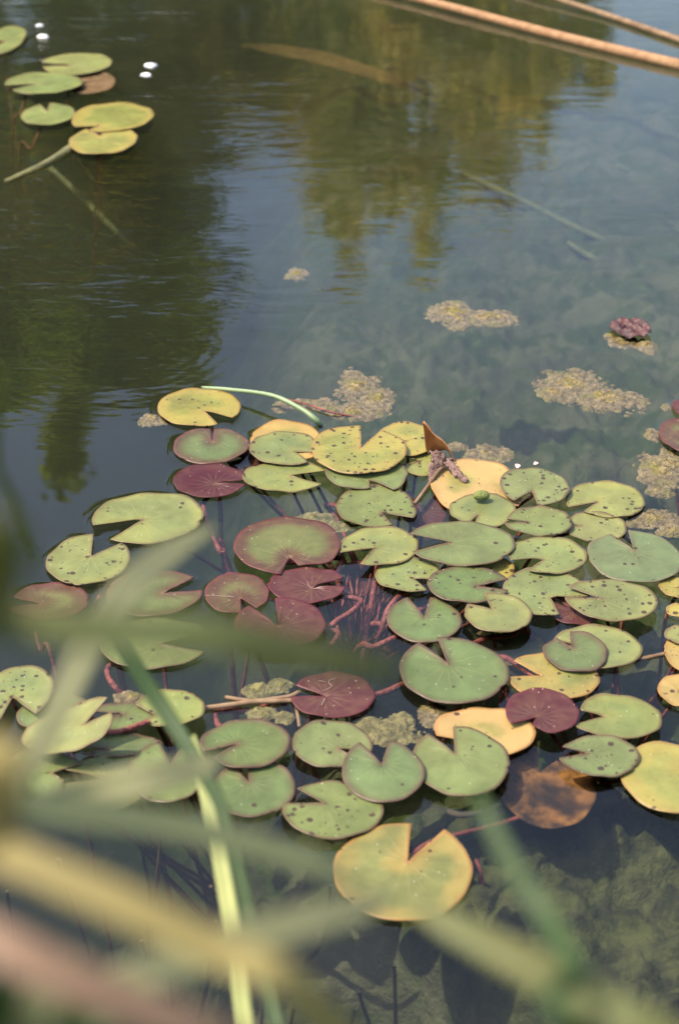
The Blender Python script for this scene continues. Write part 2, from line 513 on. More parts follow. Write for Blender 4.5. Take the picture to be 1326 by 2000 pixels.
# key view (x0,x1,y0,y1) sinus tip tip layer kind spot label
PADS = [
 ('a1','A',(22,455,78,272),(262,198),(408,232),(335,266),1,'yg',.25,'pale yellow lily pad with green stalk arching from behind it'),
 ('a2','A',(105,495,282,468),(305,350),(297,284),(314,284),1,'gp',.05,'dull green lily pad with purple rim just above the maroon one'),
 ('a3','A',(105,480,467,640),(320,570),(478,549),(478,572),1,'dr',0,'deep maroon lily pad floating between two green pads'),
 ('a4','A',(500,875,245,450),(740,400),(866,380),(850,430),1,'y',0,'yellow lily pad mostly hidden behind a green one, orange edged'),
 ('a5','A',(497,850,297,470),(735,402),(852,410),(802,462),2,'lg',.25,'green lily pad lying over the orange edged yellow one'),
 ('a6','A',(460,893,450,612),(712,528),(893,510),(872,568),1,'lg',.18,'green lily pad with wide right notch touching the maroon one'),
 ('a7','A',(818,1308,266,520),(1075,378),(1074,266),(1178,292),4,'yg',.55,'large yellow-green lily pad, freckled, topmost beside the curled dead leaf'),
 ('a8','A',(890,1315,430,605),(1118,550),(1123,592),(1245,602),2,'g',.1,'green lily pad half covered by the large freckled yellow one'),
 ('a9','A',(943,1352,580,795),(1175,720),(1347,748),(1238,790),1,'g',.55,'green lily pad with dark blotches beside the sunken purple leaf'),
 ('a10','A',(420,965,740,1040),(703,945),(660,1036),(752,992),2,'rg',0,'large lily pad flushed red around a yellow-green centre'),
 ('a11','A',(965,1374,795,993),(1140,908),(968,928),(1070,990),2,'lg',.3,'light green lily pad overhanging the tangle of red stems'),
 ('c1','P',(736,852,826,892),(795,862),(738,848),(740,872),1,'yg',.35,'yellow-orange topped lily pad left of the curled dead leaf'),
 ('c2','P',(778,862,872,930),(822,900),(778,892),(782,912),0,'lg',.5,'small blotched lily pad under the foot of the curled dead leaf'),
 ('c3','C',(148,555,230,475),(395,388),(245,475),(560,462),1,'o',.12,'orange-yellow lily pad carrying a knobbly green bud'),
 ('c4','C',(235,550,398,560),(372,500),(325,546),(352,552),2,'lg',.12,'green lily pad lapping the lower edge of the orange-yellow pad'),
 ('c5','C',(477,803,275,455),(628,385),(545,436),(655,455),3,'g',.95,'lily pad covered in brown blotches, next to the orange-yellow one'),
 ('c6','C',(793,1165,342,512),(935,435),(803,465),(872,487),1,'lg',.25,'oval light green lily pad beside open water and tan algae'),
 ('c7','C',(497,820,462,600),(612,530),(508,516),(497,541),3,'g',.3,'green lily pad with slit notch under the blotched one'),
 ('c8','C',(770,1078,485,628),(858,548),(800,535),(795,555),1,'lg',.25,'yellowish green lily pad wedged below the oval light one'),
 ('c9','C',(55,545,527,742),(238,632),(50,592),(62,672),4,'g',.03,'clean long oval green lily pad, notch to its left, topmost of the raft'),
 ('c10','C',(525,885,600,778),(680,710),(530,725),(610,765),3,'lg',.4,'spotted light green lily pad between the long clean and large dusty pads'),
 ('c11','C',(888,1340,575,825),(1110,672),(1000,594),(1082,576),2,'pale',.08,'large dusty grey-green lily pad with notch pointing at open water'),
 ('c12','K',(878,1225,28,200),(1085,128),(1200,142),(1155,196),1,'lg',.6,'pale spotted lily pad with reddish stem curling from under it'),
 ('c13','C',(330,545,700,815),(430,760),(335,740),(335,770),0,'yg',.6,'small spotted yellow-green lily pad peeping from under the long clean one'),
 ('c14','C',(128,520,742,918),(365,832),(515,800),(515,856),3,'gd',.3,'dark green lily pad with purple rim, notch opening to the right'),
 ('c15','C',(490,900,755,978),(715,893),(760,975),(898,888),2,'lg',.55,'spotted yellow-green lily pad with sharp lobe, under the wide oval one'),
 ('c16','C',(800,1220,805,1005),(958,900),(800,846),(782,898),3,'lg',.5,'wide oval freckled lily pad with water rippling at its right end'),
 ('c17','C',(700,955,880,1022),(830,960),(720,900),(740,890),0,'br',0,'brownish red wet lily pad slipping under two spotted ones'),
 ('c18','D',(210,565,25,228),(352,103),(315,30),(232,80),3,'lg',.18,'small light green lily pad with heart notch facing the dark green one'),
 ('c19','K',(942,1330,225,465),(1135,325),(1050,238),(1165,226),1,'gd',.15,'heart-shaped dark green lily pad beside the open red stems'),
 ('c20','P',(1286,1360,1128,1168),(1325,1148),(1356,1140),(1356,1156),1,'yg',.35,'yellowish spotted lily pad just below the large dusty one'),
 ('c21','P',(1300,1370,1180,1207),(1340,1194),(1366,1188),(1366,1199),1,'yg',.3,'narrow yellow pointed lily pad lying alone in a water gap'),
 ('c22','P',(1297,1372,1222,1258),(1330,1240),(1366,1232),(1366,1248),2,'lg',.1,'pale green lily pad lying on a yellow brown-freckled one'),
 ('c24','P',(1298,1372,1240,1316),(1335,1275),(1366,1262),(1366,1284),1,'y',.4,'yellow brown-freckled lily pad under a pale green one'),
 ('c23','P',(1284,1366,1320,1382),(1325,1350),(1360,1340),(1360,1360),1,'y',.12,'yellow lily pad across a water gap from the clean green one'),
 ('d1','D',(660,1138,193,413),(790,285),(672,262),(690,290),1,'lg',.2,'broad light green lily pad carrying a small dark rimmed one'),
 ('d2','D',(620,952,222,435),(768,305),(688,254),(758,222),2,'gd',.15,'small round green lily pad with purple rim, lying on a broad one'),
 ('d3','D',(435,915,335,575),(615,450),(468,372),(437,454),1,'oy',.3,'mottled yellow lily pad just above the dark purple one'),
 ('d4','D',(425,808,520,752),(590,660),(458,700),(565,714),3,'r',0,'dark purple lily pad overlapping an orange one'),
 ('d5','D',(785,1235,548,778),(930,658),(812,632),(780,703),2,'lg',.15,'clean green lily pad right against the dark purple one'),
 ('d6','D',(710,1115,760,978),(850,855),(722,822),(702,880),2,'g',.35,'green lily pad overlapping both sunken brown leaf and large yellow pad'),
 ('d7','D',(1022,1560,800,1170),(1350,930),(1535,860),(1545,960),1,'yg',.12,'large yellow lily pad with orange edge beside the weedy bottom'),
 ('d8','D',(40,578,612,880),(230,800),(70,760),(160,850),1,'o',.12,'orange and green dying lily pad between green and purple ones'),
 ('d9','G',(910,1312,82,378),(1085,195),(975,118),(1078,84),2,'g',.1,'round green lily pad lying over the dying orange one'),
 ('d11','P',(780,993,1248,1376),(874,1297),(818,1258),(853,1246),2,'gd',.06,'largest smooth blue-green lily pad, right of the wine-red scribbled one'),
 ('b1','B',(488,1055,162,430),(735,305),(487,343),(573,405),1,'lg',.06,'long green lily pad bordering dark blue open water'),
 ('b2','B',(242,678,380,645),(475,497),(487,382),(632,425),1,'lg',.4,'dark-specked lily pad with wide upward notch bordering blue water'),
 ('b3','B',(50,465,637,825),(210,740),(70,705),(50,762),0,'rg',0,'dull red and green lily pad alone in the shade of the reeds'),
 ('b4','B',(555,1050,570,805),(850,685),(1008,603),(1050,675),1,'gp',.03,'green lily pad with reddish rim beside a small maroon-green one'),
 ('b5','K',(0,335,105,315),(185,235),(190,312),(268,292),1,'rg',0,'small maroon-green lily pad with a pale crease across it'),
 ('b6','K',(330,725,72,262),(555,180),(718,130),(727,180),1,'r',0,'maroon lily pad with star-shaped pale hub under the red flushed one'),
 ('b7','K',(145,630,240,500),(385,380),(232,276),(364,240),2,'r',0,'large wine-red lily pad with upward notch at the red stems'),
 ('b8','B',(520,1065,812,1080),(835,955),(1068,890),(1060,998),1,'g',.06,'green lily pad crossed by blurred reed blades, notch like an open beak'),
 ('b9','K',(445,885,625,855),(625,735),(468,685),(443,738),1,'r',0,'wine-red lily pad with white scribbled marks'),
 ('e1','E',(-90,275,108,390),(68,270),(5,390),(185,355),3,'lg',.8,'light green lily pad with heavy brown blotches and downward notch'),
 ('e2','E',(88,480,255,455),(330,360),(478,320),(470,380),1,'g',.15,'green lily pad half under the heavily blotched one'),
 ('e4','E',(470,805,295,450),(640,360),(480,345),(480,400),2,'gd',.05,'dark purple-edged lily pad with red stem along its front'),
 ('e5','E',(700,1065,235,425),(800,360),(705,312),(745,395),3,'lg',.3,'small green lily pad with black dots beside a lump of algae'),
 ('e6','E',(380,845,455,585),(560,540),(395,520),(420,560),1,'gd',.05,'dark green lily pad partly covered by the V-notched one'),
 ('e7','E',(-30,405,545,815),(270,660),(425,612),(335,700),2,'g',.1,'green lily pad with dark slit, shaded by the raised leaf'),
 ('e8','E',(310,790,560,862),(560,690),(330,650),(322,720),1,'lg',.05,'wide pale lily pad veiled by a blurred reed tip'),
 ('e9','E',(665,1085,500,815),(882,612),(830,503),(962,505),3,'g',.15,'green lily pad with V notch touching the yellow reed stalk'),
 ('e10','G',(20,400,52,258),(180,155),(38,185),(78,215),3,'gd',.05,'smooth green lily pad with left notch below brown floating stems'),
 ('e11','G',(60,425,225,462),(225,310),(165,246),(222,240),1,'gd',.08,'blue-green lily pad with a yellowish hub under a smooth one'),
 ('e12','G',(408,735,58,255),(600,178),(735,196),(690,238),2,'g',.2,'green lily pad between the wine-red one and tan algae clumps'),
 ('e13','G',(615,960,145,402),(780,238),(690,158),(812,146),3,'gd',.05,'green lily pad with a pair of pointed ears overlapping a spotted one'),
 ('e14','G',(370,788,310,552),(540,408),(428,348),(372,406),2,'g',.5,'green lily pad strewn with black specks by dark water'),
 ('e15','G',(578,1158,492,900),(888,655),(905,490),(1042,522),1,'oy',.04,'large olive-yellow lily pad with orange edge, alone on dark water'),
 ('f1','P',(-28,48,50,106),(8,82),(-26,70),(-26,92),1,'lg',0,'pale lily pad next to a pair of white sun glints'),
 ('f2','P',(78,218,103,146),(140,128),(82,122),(84,132),1,'lg',0,'hazy green lily pad overlapping another of the far cluster'),
 ('f3','P',(10,162,141,184),(70,163),(10,166),(24,176),2,'lg',0,'pale green slipper-shaped lily pad with dark stem below it'),
 ('f4','P',(42,148,203,245),(92,218),(80,206),(98,203),1,'lg',0,'small mint green heart lily pad of the far cluster'),
 ('f5','P',(145,300,200,256),(192,246),(148,248),(172,254),2,'yg',0,'cream-yellow lily pad leaning on a mint green heart pad'),
 ('f6','P',(136,268,248,302),(196,264),(170,252),(206,252),1,'yg',0,'yellow lily pad tucked below the cream-yellow one'),
 ('g1','P',(1287,1372,820,884),(1330,852),(1368,842),(1368,862),1,'rg',0,'reddish olive lily pad beside a puff of tan algae'),
 ('g2','P',(1313,1350,780,814),(1332,797),(1348,790),(1348,804),1,'r',0,'tiny crimson lily pad at the tip of tan algae'),
]
PET_PATH = {   # petioles that can be seen through the water: (px, py, z)
 'a3': [(398, 985, -.012), (410, 1035, -.02), (432, 1080, -.03), (447, 1106, -.05)],
 'a2': [(430, 985, -.06), (432, 1060, -.08), (440, 1110, -.10)],
 'a9': [(640, 985, -.03), (662, 1020, -.05), (700, 1130, -.09), (705, 1250, -.12)],
 'a11': [(737, 1105, -.012), (725, 1180, -.03), (708, 1290, -.07)],
 'c9': [(750, 1100, -.03), (728, 1190, -.05), (712, 1300, -.09)],
 'b6': [(700, 1170, -.006), (690, 1192, -.006), (655, 1215, -.008), (640, 1236, -.03), (660, 1275, -.09)],
 'b7': [(655, 1232, -.008), (648, 1260, -.014), (640, 1285, -.04)],
 'a10': [(662, 1090, -.006), (659, 1118, -.012), (662, 1180, -.05), (652, 1212, -.07)],
 'c12': [(782, 1162, -.004), (757, 1192, -.006), (744, 1235, -.03), (735, 1265, -.07)],
 'c19': [(778, 1242, -.005), (732, 1263, -.008), (690, 1282, -.05)],
 'c14': [(840, 1180, -.02), (770, 1225, -.03), (705, 1240, -.06)],
 'b2': [(202, 1132, -.008), (195, 1165, -.014), (191, 1196, -.04), (230, 1290, -.1)],
 'b3': [(70, 1225, -.02), (80, 1270, -.03), (115, 1335, -.06)],
 'b9': [(735, 1357, -.004), (790, 1336, -.008), (830, 1330, -.05)],
 'd11': [(930, 1255, -.01), (1000, 1240, -.01), (1040, 1250, -.03)],
 'd3': [(990, 1286, -.004), (960, 1290, -.02), (930, 1300, -.05)],
 'b8': [(215, 1300, -.02), (232, 1350, -.03), (300, 1400, -.09)],
 'e10': [(420, 1395, -.008), (500, 1388, -.012), (560, 1380, -.05)],
 'f3': [(52, 186, -.01), (40, 225, -.04), (25, 285, -.12)],
 'f4': [(80, 250, -.01), (62, 290, -.05), (40, 330, -.12)],
}
ROOTS = [(700, 1300), (420, 1330), (1010, 1290), (1230, 1250), (90, 300), (780, 1000), (1150, 1480), (1420, 900)]


def edge_dist(P, poly):
    d = np.full(len(P), 1e9)
    for a, b in zip(poly, np.roll(poly, -1, 0)):
        ab = b - a; t = np.clip(((P - a) @ ab) / (ab @ ab + 1e-12), 0, 1)
        d = np.minimum(d, np.linalg.norm(P - a - t[:, None] * ab, axis=1))
    return d


FLOAT = []        # outlines of everything that touches the water film


def pad_outline(c, a, b, s, p1, p2, seed, n=84, ph=0.0):
    """outline of a notched oval in the water plane (all world xy)"""
    ab = np.array([a, b])
    rot = np.array([[math.cos(ph), -math.sin(ph)], [math.sin(ph), math.cos(ph)]])
    q1, q2 = ((np.asarray(p) - c) @ rot / ab for p in (p1, p2))
    t1, t2 = math.atan2(q1[1], q1[0]), math.atan2(q2[1], q2[0])
    gap = (t2 - t1 + math.pi) % (2 * math.pi) - math.pi
    sweep = gap - math.copysign(2 * math.pi, gap)
    u = np.linspace(0, 1, n); th = t1 + sweep * u
    wdt = R(42)
    w1 = 1 - sstep(0, wdt, np.abs(sweep) * u); w2 = 1 - sstep(0, wdt, np.abs(sweep) * (1 - u))
    r = 1 + (np.linalg.norm(q1) - 1) * w1 + (np.linalg.norm(q2) - 1) * w2
    wob = np.sin(th * 2 + seed) * .012 + np.sin(th * 5 + seed * 3) * .008 + np.sin(th * 11 + seed * 7) * .0045 - .05 * np.exp(-((th - t1 - sweep * (.3 + .4 * ((seed * 7.3) % 1))) / .05) ** 2) * (seed % 1 > .6)
    r = r + wob * (1 - w1) * (1 - w2)
    loc = np.stack([np.cos(th) * r, np.sin(th) * r], 1) * ab
    return c + loc @ rot.T


def build_pad(key, view, box, sinus, tip1, tip2, layer, kind, spot, label, lift=None, phi=0.0, sub=None, curl=1.0, cat='lily pad', name='lily_pad', mat=None, pet=True):
    ox, oy, k = VIEW[view]
    px = lambda p: (ox + p[0] / k, oy + p[1] / k)
    z0 = .0025 + .0038 * layer if sub is None else sub
    x0, y0 = px((box[0], box[2])); x1, y1 = px((box[1], box[3]))
    cx = (x0 + x1) / 2
    top = atz(cx, y0, z0); bot = atz(cx, y1, z0)
    c = (top + bot)[:2] / 2
    cyp = (y0 + y1) / 2
    a = (atz(x1, cyp, z0)[0] - atz(x0, cyp, z0)[0]) / 2
    b = (top[1] - bot[1]) / 2
    s = atz(*px(sinus), z0)[:2]; p1 = atz(*px(tip1), z0)[:2]; p2 = atz(*px(tip2), z0)[:2]
    seed = random.uniform(0, 50)
    out = pad_outline(c, a, b, s, p1, p2, seed, ph=phi)
    n = len(out)
    ts = np.array([0, .06, .16, .30, .45, .60, .74, .86, .94, 1.0])
    poly = np.vstack([out, s[None]])
    V, rad, ang = [], [], []
    sc = max(a, b)
    # convex notch margins
    for i, o in enumerate(out):
        d = o - s
        for t in ts:
            V.append(s + d * t); rad.append(t * np.linalg.norm(d) / sc); ang.append(math.atan2(d[1], d[0]))
    V = np.array(V); rad = np.array(rad); ang = np.array(ang)
    edge = edge_dist(V, poly)
    z = (fbm(V[:, 0] * 18 + seed, V[:, 1] * 18, 1, 3) - .5) * .0038
    th = np.arctan2(V[:, 1] - c[1], V[:, 0] - c[0])
    z += curl * .0027 * np.exp(-edge / .006) * (.45 + np.sin(th * 2 + seed) * .5 + .35 * np.sin(th * 7 + seed * 2))
    z += -.0012 * np.exp(-(rad / .12) ** 2)
    Z = z0 + z
    if lift is not None:
        dirn, hgt = lift
        dv = (V - c) @ np.asarray(dirn) / sc
        zz = hgt * np.clip(dv * .5 + .5, 0, 1) ** 1.3
        # keep the sighted outline while the blade stands clear of the water
        f = (CAM_H - (Z + zz)) / (CAM_H - Z)
        V = V * f[:, None]; Z = Z + zz
    root = empty(name, (*s, z0))
    tag(root, label, cat, 'floating lily pads' if name == 'lily_pad' else None)
    co = np.column_stack([V - s, Z - z0])
    m = len(ts)
    q = []
    for i in range(n - 1):
        for j in range(m - 1):
            q.append((i * m + j, i * m + j + 1, (i + 1) * m + j + 1, (i + 1) * m + j))
    q = np.array(q)
    e1 = co[q[:, 1]] - co[q[:, 0]]; e2 = co[q[:, 2]] - co[q[:, 0]]
    if np.sum(np.cross(e1, e2)[:, 2]) < 0: q = q[:, ::-1]
    o = fast_mesh('blade', co, q, mat or M_PAD, root)
    me = o.data
    for nm, arr in (('rad', rad), ('ang', ang), ('edge', edge)):
        at = me.attributes.new(nm, 'FLOAT', 'POINT'); 
        if len(me.vertices) == len(arr): at.data.foreach_set('value', arr.astype(np.float32))
    md = o.modifiers.new('thickness', 'SOLIDIFY'); md.thickness = .0011; md.offset = -1
    base, rim, blush, age, agec = KIND[kind]
    j = random.uniform(.9, 1.1)
    o.color = (base[0] * j * random.uniform(.94, 1.06), base[1] * j, base[2] * j * random.uniform(.9, 1.1), 1)
    o['rim_colour'] = rim; o['blush'] = float(blush); o['age'] = float(age); o['age_colour'] = agec; o['spot'] = float(spot)
    # petiole
    if pet:
        rts = [atz(*r) for r in ROOTS]
        best = min(rts, key=lambda r: np.hypot(*(r[:2] - s)))
        fz = float(floor_z(best[0], best[1]))
        end = np.array([best[0] + random.uniform(-.03, .03), best[1] + random.uniform(-.03, .03), fz + .01])
        st = np.array([*s, z0 - .0045])
        if lift is not None:
            i0 = int(np.argmin(np.linalg.norm(co[:, :2], axis=1))); st = np.array([s[0] + co[i0, 0], s[1] + co[i0, 1], Z[i0] - .002])
        if key in PET_PATH:
            mid = [atz(x, y, zz) for x, y, zz in PET_PATH[key]]
            dl = mid[-1] - mid[-2]; dl = dl / np.linalg.norm(dl[:2]) * .10
            end = mid[-1] + dl; end[2] = float(floor_z(end[0], end[1])) - .01
        else:
            dz = end - st
            mid = [st + dz * np.array([.12, .12, .15]), st + dz * np.array([.5, .5, .55])]
            for p in mid: p[:2] += rng.normal(0, .01, 2)
        pts = [st, st + np.array([0, 0, -.006])] + mid + [end]
        v, f = tube(pts, (.0036, .0046) if key in PET_PATH and key not in ('g2', 'f3', 'f4', 'b3') else (.0022, .0030), 34, 8)
        pv = np.array(v) - np.array([*s, z0])
        mesh_obj('petiole', pv, f, M_PET, root)
    if layer <= 1 and sub is None and lift is None:
        FLOAT.append(poly)
    return root


PAD_ROOT = {}
for row in PADS:
    PAD_ROOT[row[0]] = build_pad(*row)

# pale marks lying on two of the red pads
def pad_mark(key, strokes, r, z):
    root = PAD_ROOT[key]; rl_ = np.array(root.location)
    for st in strokes:
        v, f = tube([atz(x, y, z) for x, y in st], r, 16, 6)
        mesh_obj('pale_mark', np.array(v) - rl_, f, M_MARK, root)


pad_mark('b9', [[(654, 1326), (645, 1328), (642, 1334), (648, 1340), (640, 1346), (630, 1350)], [(634, 1364), (632, 1370), (628, 1378)], [(622, 1330), (634, 1332)]], .00045, .0072)
pad_mark('b5', [[(400, 1163), (430, 1164), (458, 1166)]], .00035, .0070)
pad_mark('b6', [[(600, 1136), (608, 1148), (640, 1150), (668, 1146)]], .00035, .0070)

# the raised leaf that stands clear of the water and shades its neighbours
build_pad('e3', 'E', (110, 590, 330, 555), (440, 412), (560, 276), (574, 352), 4, 'lg', .03,
          'pointed green lily leaf raised above the water, shading those beneath', lift=((.85, .35), .05), phi=R(33))
# sunken leaves
build_pad('d10', 'D', (385, 888, 800, 1245), (600, 950), (588, 775), (690, 893), 0, 'br', 0,
          'rotting brown lily leaf sunk just below the surface', sub=-.022, cat='lily leaf', name='sunken_leaf', mat=M_SUNK)
build_pad('h1', 'P', (778, 872, 955, 1034), (825, 998), (800, 958), (850, 962), 0, 'br', 0,
          'dark purple sunken leaf beside the orange-yellow pad', sub=-.016, cat='lily leaf', name='sunken_leaf')
build_pad('h2', 'P', (440, 520, 868, 922), (480, 895), (444, 885), (444, 905), 0, 'br', 0,
          'dusky red leaf under water between purple-rimmed and green pads', sub=-.012, cat='lily leaf', name='sunken_leaf')
build_pad('h3', 'P', (925, 1065, 1225, 1300), (990, 1262), (930, 1240), (930, 1280), 0, 'g', 0,
          'green sunken leaf beside the largest smooth blue-green pad', sub=-.03, cat='lily leaf', name='sunken_leaf')
build_pad('h5', 'P', (128, 226, 142, 184), (180, 160), (132, 160), (134, 170), 0, 'o', 0,
          'tan withered leaf under the far hazy green pad', sub=-.004, cat='lily leaf', name='sunken_leaf', pet=False, mat=M_BROWNSTEM)

# rootstocks on the pond floor that carry the petioles
for i, (x, y) in enumerate(ROOTS):
    p = atz(x, y); z = float(floor_z(p[0], p[1]))
    u = np.linspace(0, math.pi, 9); w = np.linspace(0, 2 * math.pi, 13)[:-1]
    vv = []
    for a_ in u:
        for b_ in w:
            rr = .028 * (1 + .35 * math.sin(b_ * 3 + i) * math.sin(a_ * 4))
            vv.append((rr * 1.5 * math.sin(a_) * math.cos(b_), rr * math.sin(a_) * math.sin(b_), rr * math.cos(a_)))
    o = mesh_obj('rootstock', vv, grid_faces(9, 12, True), M_DARKSTEM)
    o.location = (p[0], p[1], z); o.rotation_euler = (0, 0, i)
    tag(o, 'knobbly brown rootstock on the pond floor under the lily stems', 'rootstock', 'lily rootstocks')

# ------------------------------------------------------------------ water
wx = axis([(-8, -2, .5), (-2, -.66, .06), (-.66, .66, .0032), (.66, 2, .06), (2, 8, .5)])
wy = axis([(.3, 1.04, .08), (1.04, 2.62, .0032), (2.62, 4, .05), (4, 9, .3)])
WX, WY = np.meshgrid(wx, wy)
WZ = np.zeros_like(WX)


def inside(poly, X, Y):
    r = np.zeros(X.shape, bool)
    for (x1, y1), (x2, y2) in zip(poly, np.roll(poly, -1, 0)):
        if y1 == y2: continue
        r ^= ((y1 > Y) != (y2 > Y)) & (X < (x2 - x1) * (Y - y1) / (y2 - y1) + x1)
    return r


for poly in FLOAT:
    lo, hi = poly.min(0) - .035, poly.max(0) + .035
    i0, i1 = np.searchsorted(wx, [lo[0], hi[0]]); j0, j1 = np.searchsorted(wy, [lo[1], hi[1]])
    if i1 - i0 < 4 or j1 - j0 < 4: continue
    SX, SY = WX[j0:j1, i0:i1], WY[j0:j1, i0:i1]
    P = np.column_stack([SX.ravel(), SY.ravel()])
    d = edge_dist(P, poly[::2]).reshape(SX.shape)
    ins = inside(poly, SX, SY)
    h = .0024 * np.exp(-d / .0065)
    h[ins] = .0024 * np.exp(-d[ins] / .004) - .0010 * (1 - np.exp(-d[ins] / .004))
    WZ[j0:j1, i0:i1] = np.where(ins, np.minimum(WZ[j0:j1, i0:i1], h) if False else h, np.maximum(WZ[j0:j1, i0:i1], h))
ny, nx = WX.shape
co = np.stack([WX, WY, WZ], -1).reshape(-1, 3)
idx = np.arange(ny * nx).reshape(ny, nx)
q = np.stack([idx[:-1, :-1], idx[:-1, 1:], idx[1:, 1:], idx[1:, :-1]], -1).reshape(-1, 4)
# close the body of water: skirt and base, all buried in the pond bed
border = np.concatenate([idx[0, :], idx[1:, -1], idx[-1, -2::-1], idx[-2:0:-1, 0]])
low = co[border].copy(); low[:, 2] = -2.0
nb = len(border); b0 = len(co)
co = np.vstack([co, low])
sk = np.stack([border, b0 + np.arange(nb), b0 + (np.arange(nb) + 1) % nb, np.roll(border, -1)], -1)
# base as a fan of quads between opposite sides
cn = len(co); co = np.vstack([co, [[0, 4, -2.0]]])
base = np.stack([b0 + np.arange(0, nb - 1, 2), np.full((nb) // 2, cn), b0 + (np.arange(0, nb - 1, 2) + 2) % nb, b0 + np.arange(0, nb - 1, 2) + 1], -1)
water = fast_mesh('water', co, np.vstack([q, sk, base]), M_WATER)
water['kind'] = 'structure'

# ------------------------------------------------------------------ floating algae
def algae(blobs, label, mat=M_ALGAE, h=.0075, z=-.0035, seed=0, res=.0016):
    """blobs: list of (cx,cy,w,h) px ellipses merged into one ragged mat"""
    cs = []
    for x, y, w, hh in blobs:
        c = atz(x, y); a = abs(atz(x + w / 2, y)[0] - c[0]); b = abs(atz(x, y - hh / 2)[1] - c[1]) 
        cs.append((c[0], c[1], a, b))
    lo = (min(c[0] - c[2] * 1.4 for c in cs), min(c[1] - c[3] * 1.4 for c in cs))
    hi = (max(c[0] + c[2] * 1.4 for c in cs), max(c[1] + c[3] * 1.4 for c in cs))
    n_x = int((hi[0] - lo[0]) / res) + 2; n_y = int((hi[1] - lo[1]) / res) + 2
    X, Y = np.meshgrid(np.linspace(lo[0], hi[0], n_x), np.linspace(lo[1], hi[1], n_y))
    f = np.full(X.shape, -9.)
    for cx, cy_, a, b in cs:
        f = np.maximum(f, 1 - np.hypot((X - cx) / a, (Y - cy_) / b))
    s = seed * 3.7
    f = f + .80 * (fbm(X * 40 + s, Y * 40, 0, 4) - .5) + .65 * (fbm(X * 150 + s, Y * 150, 1, 3) - .5)
    top = np.clip(f, 0, 1) ** .55
    lump = fbm(X * 130 + s, Y * 130, 2, 3); fine = vnoise(X * 520, Y * 520, 1)
    Z = z + h * top * (.45 + .9 * lump) + .0030 * (fine - .5) - .002
    k = (f[:-1, :-1] > 0) | (f[1:, 1:] > 0) | (f[1:, :-1] > 0) | (f[:-1, 1:] > 0)
    o = np_grid_mesh('algae_mat', X, Y, Z, mat, keep=k)
    tag(o, label, 'algae', 'floating algae mats')
    return o


algae([(885, 608, 95, 46), (960, 616, 100, 34), (895, 620, 50, 38)], 'tan algae mat shaped like a bone in open water', seed=1)
algae([(1120, 750, 120, 66), (1190, 776, 130, 50), (1085, 765, 60, 30)], 'largest tan algae mat, floating alone on open water', seed=2)
algae([(700, 750, 80, 56), (730, 775, 70, 60), (690, 800, 110, 30)], 'hook-shaped tan algae mat above the freckled yellow pad', seed=3)
algae([(605, 785, 100, 24), (548, 790, 40, 26)], 'thin strip of tan algae behind the arched green stalk', seed=4, h=.006)
algae([(578, 533, 42, 24)], 'tiny pale algae scrap, farthest out on open water', seed=5)
algae([(1215, 662, 70, 22), (1262, 672, 36, 28), (1192, 655, 24, 16)], 'algae cluster under the crumpled red leaf', seed=6)
algae([(1290, 915, 90, 70), (1310, 900, 60, 60), (1285, 955, 60, 20)], 'thick brown-tan algae mat below the reddish olive pad', seed=7)
algae([(1275, 1008, 100, 36), (1315, 1032, 60, 24)], 'tan algae strip reaching to the large dusty pad', seed=8)
algae([(950, 884, 95, 34), (895, 868, 40, 18)], 'low tan algae bank behind the orange-yellow pad', seed=9, h=.006)
algae([(300, 816, 56, 22)], 'tan algae tuft at the left of the pale yellow pad', seed=10)
algae([(1276, 845, 38, 26)], 'round tan algae puff touching the reddish olive pad', seed=11)
algae([(1300, 790, 26, 12)], 'small tan algae tuft next to the tiny crimson pad', seed=12)
algae([(615, 1008, 70, 26), (655, 1022, 80, 20)], 'yellow-green algae drift above the red flushed pad', M_ALGAEG, seed=13, h=.006)
algae([(510, 1342, 70, 28), (545, 1332, 50, 28)], 'yellowish algae lump behind the brown floating stems', M_ALGAEG, seed=14)
algae([(515, 1390, 56, 28), (555, 1396, 36, 24)], 'yellowish algae lump in front of the brown floating stems', M_ALGAEG, seed=15)
algae([(760, 1418, 120, 46), (715, 1404, 70, 30), (790, 1400, 40, 40)], 'broad olive algae mat below the wine-red scribbled pad', M_ALGAEG, seed=16, h=.008, z=-.006)
algae([(850, 1392, 70, 50)], 'brown algae haze at the tip of the orange pad', seed=17, h=.003, z=-.006)
algae([(256, 1357, 52, 26)], 'tan algae lump behind the dark purple-edged pad', seed=18)
algae([(0, 1482, 34, 34)], 'brown algae lump left of the shaded slit pad', seed=19)

# ------------------------------------------------------------------ small things on and over the water
# arched green stalk
v, f = tube([atz(395, 757, .002), atz(450, 761, .012), atz(530, 772, .022), atz(585, 797, .018), atz(615, 818, .010), atz(630, 834, -.006)], (.0030, .0052), 40, 10)
o = mesh_obj('green_stalk', v, f, M_STALK)
tag(o, 'thin green stalk arching over water behind the pale yellow pad', 'stalk')
v, f = tube([atz(555, 778, .001), atz(600, 790, .004), atz(650, 806, .003), atz(700, 815, -.004)], (.0014, .0018), 20, 6)
tag(mesh_obj('pink_twig', v, f, M_PET), 'thin pinkish twig lying across the thin algae strip', 'twig')

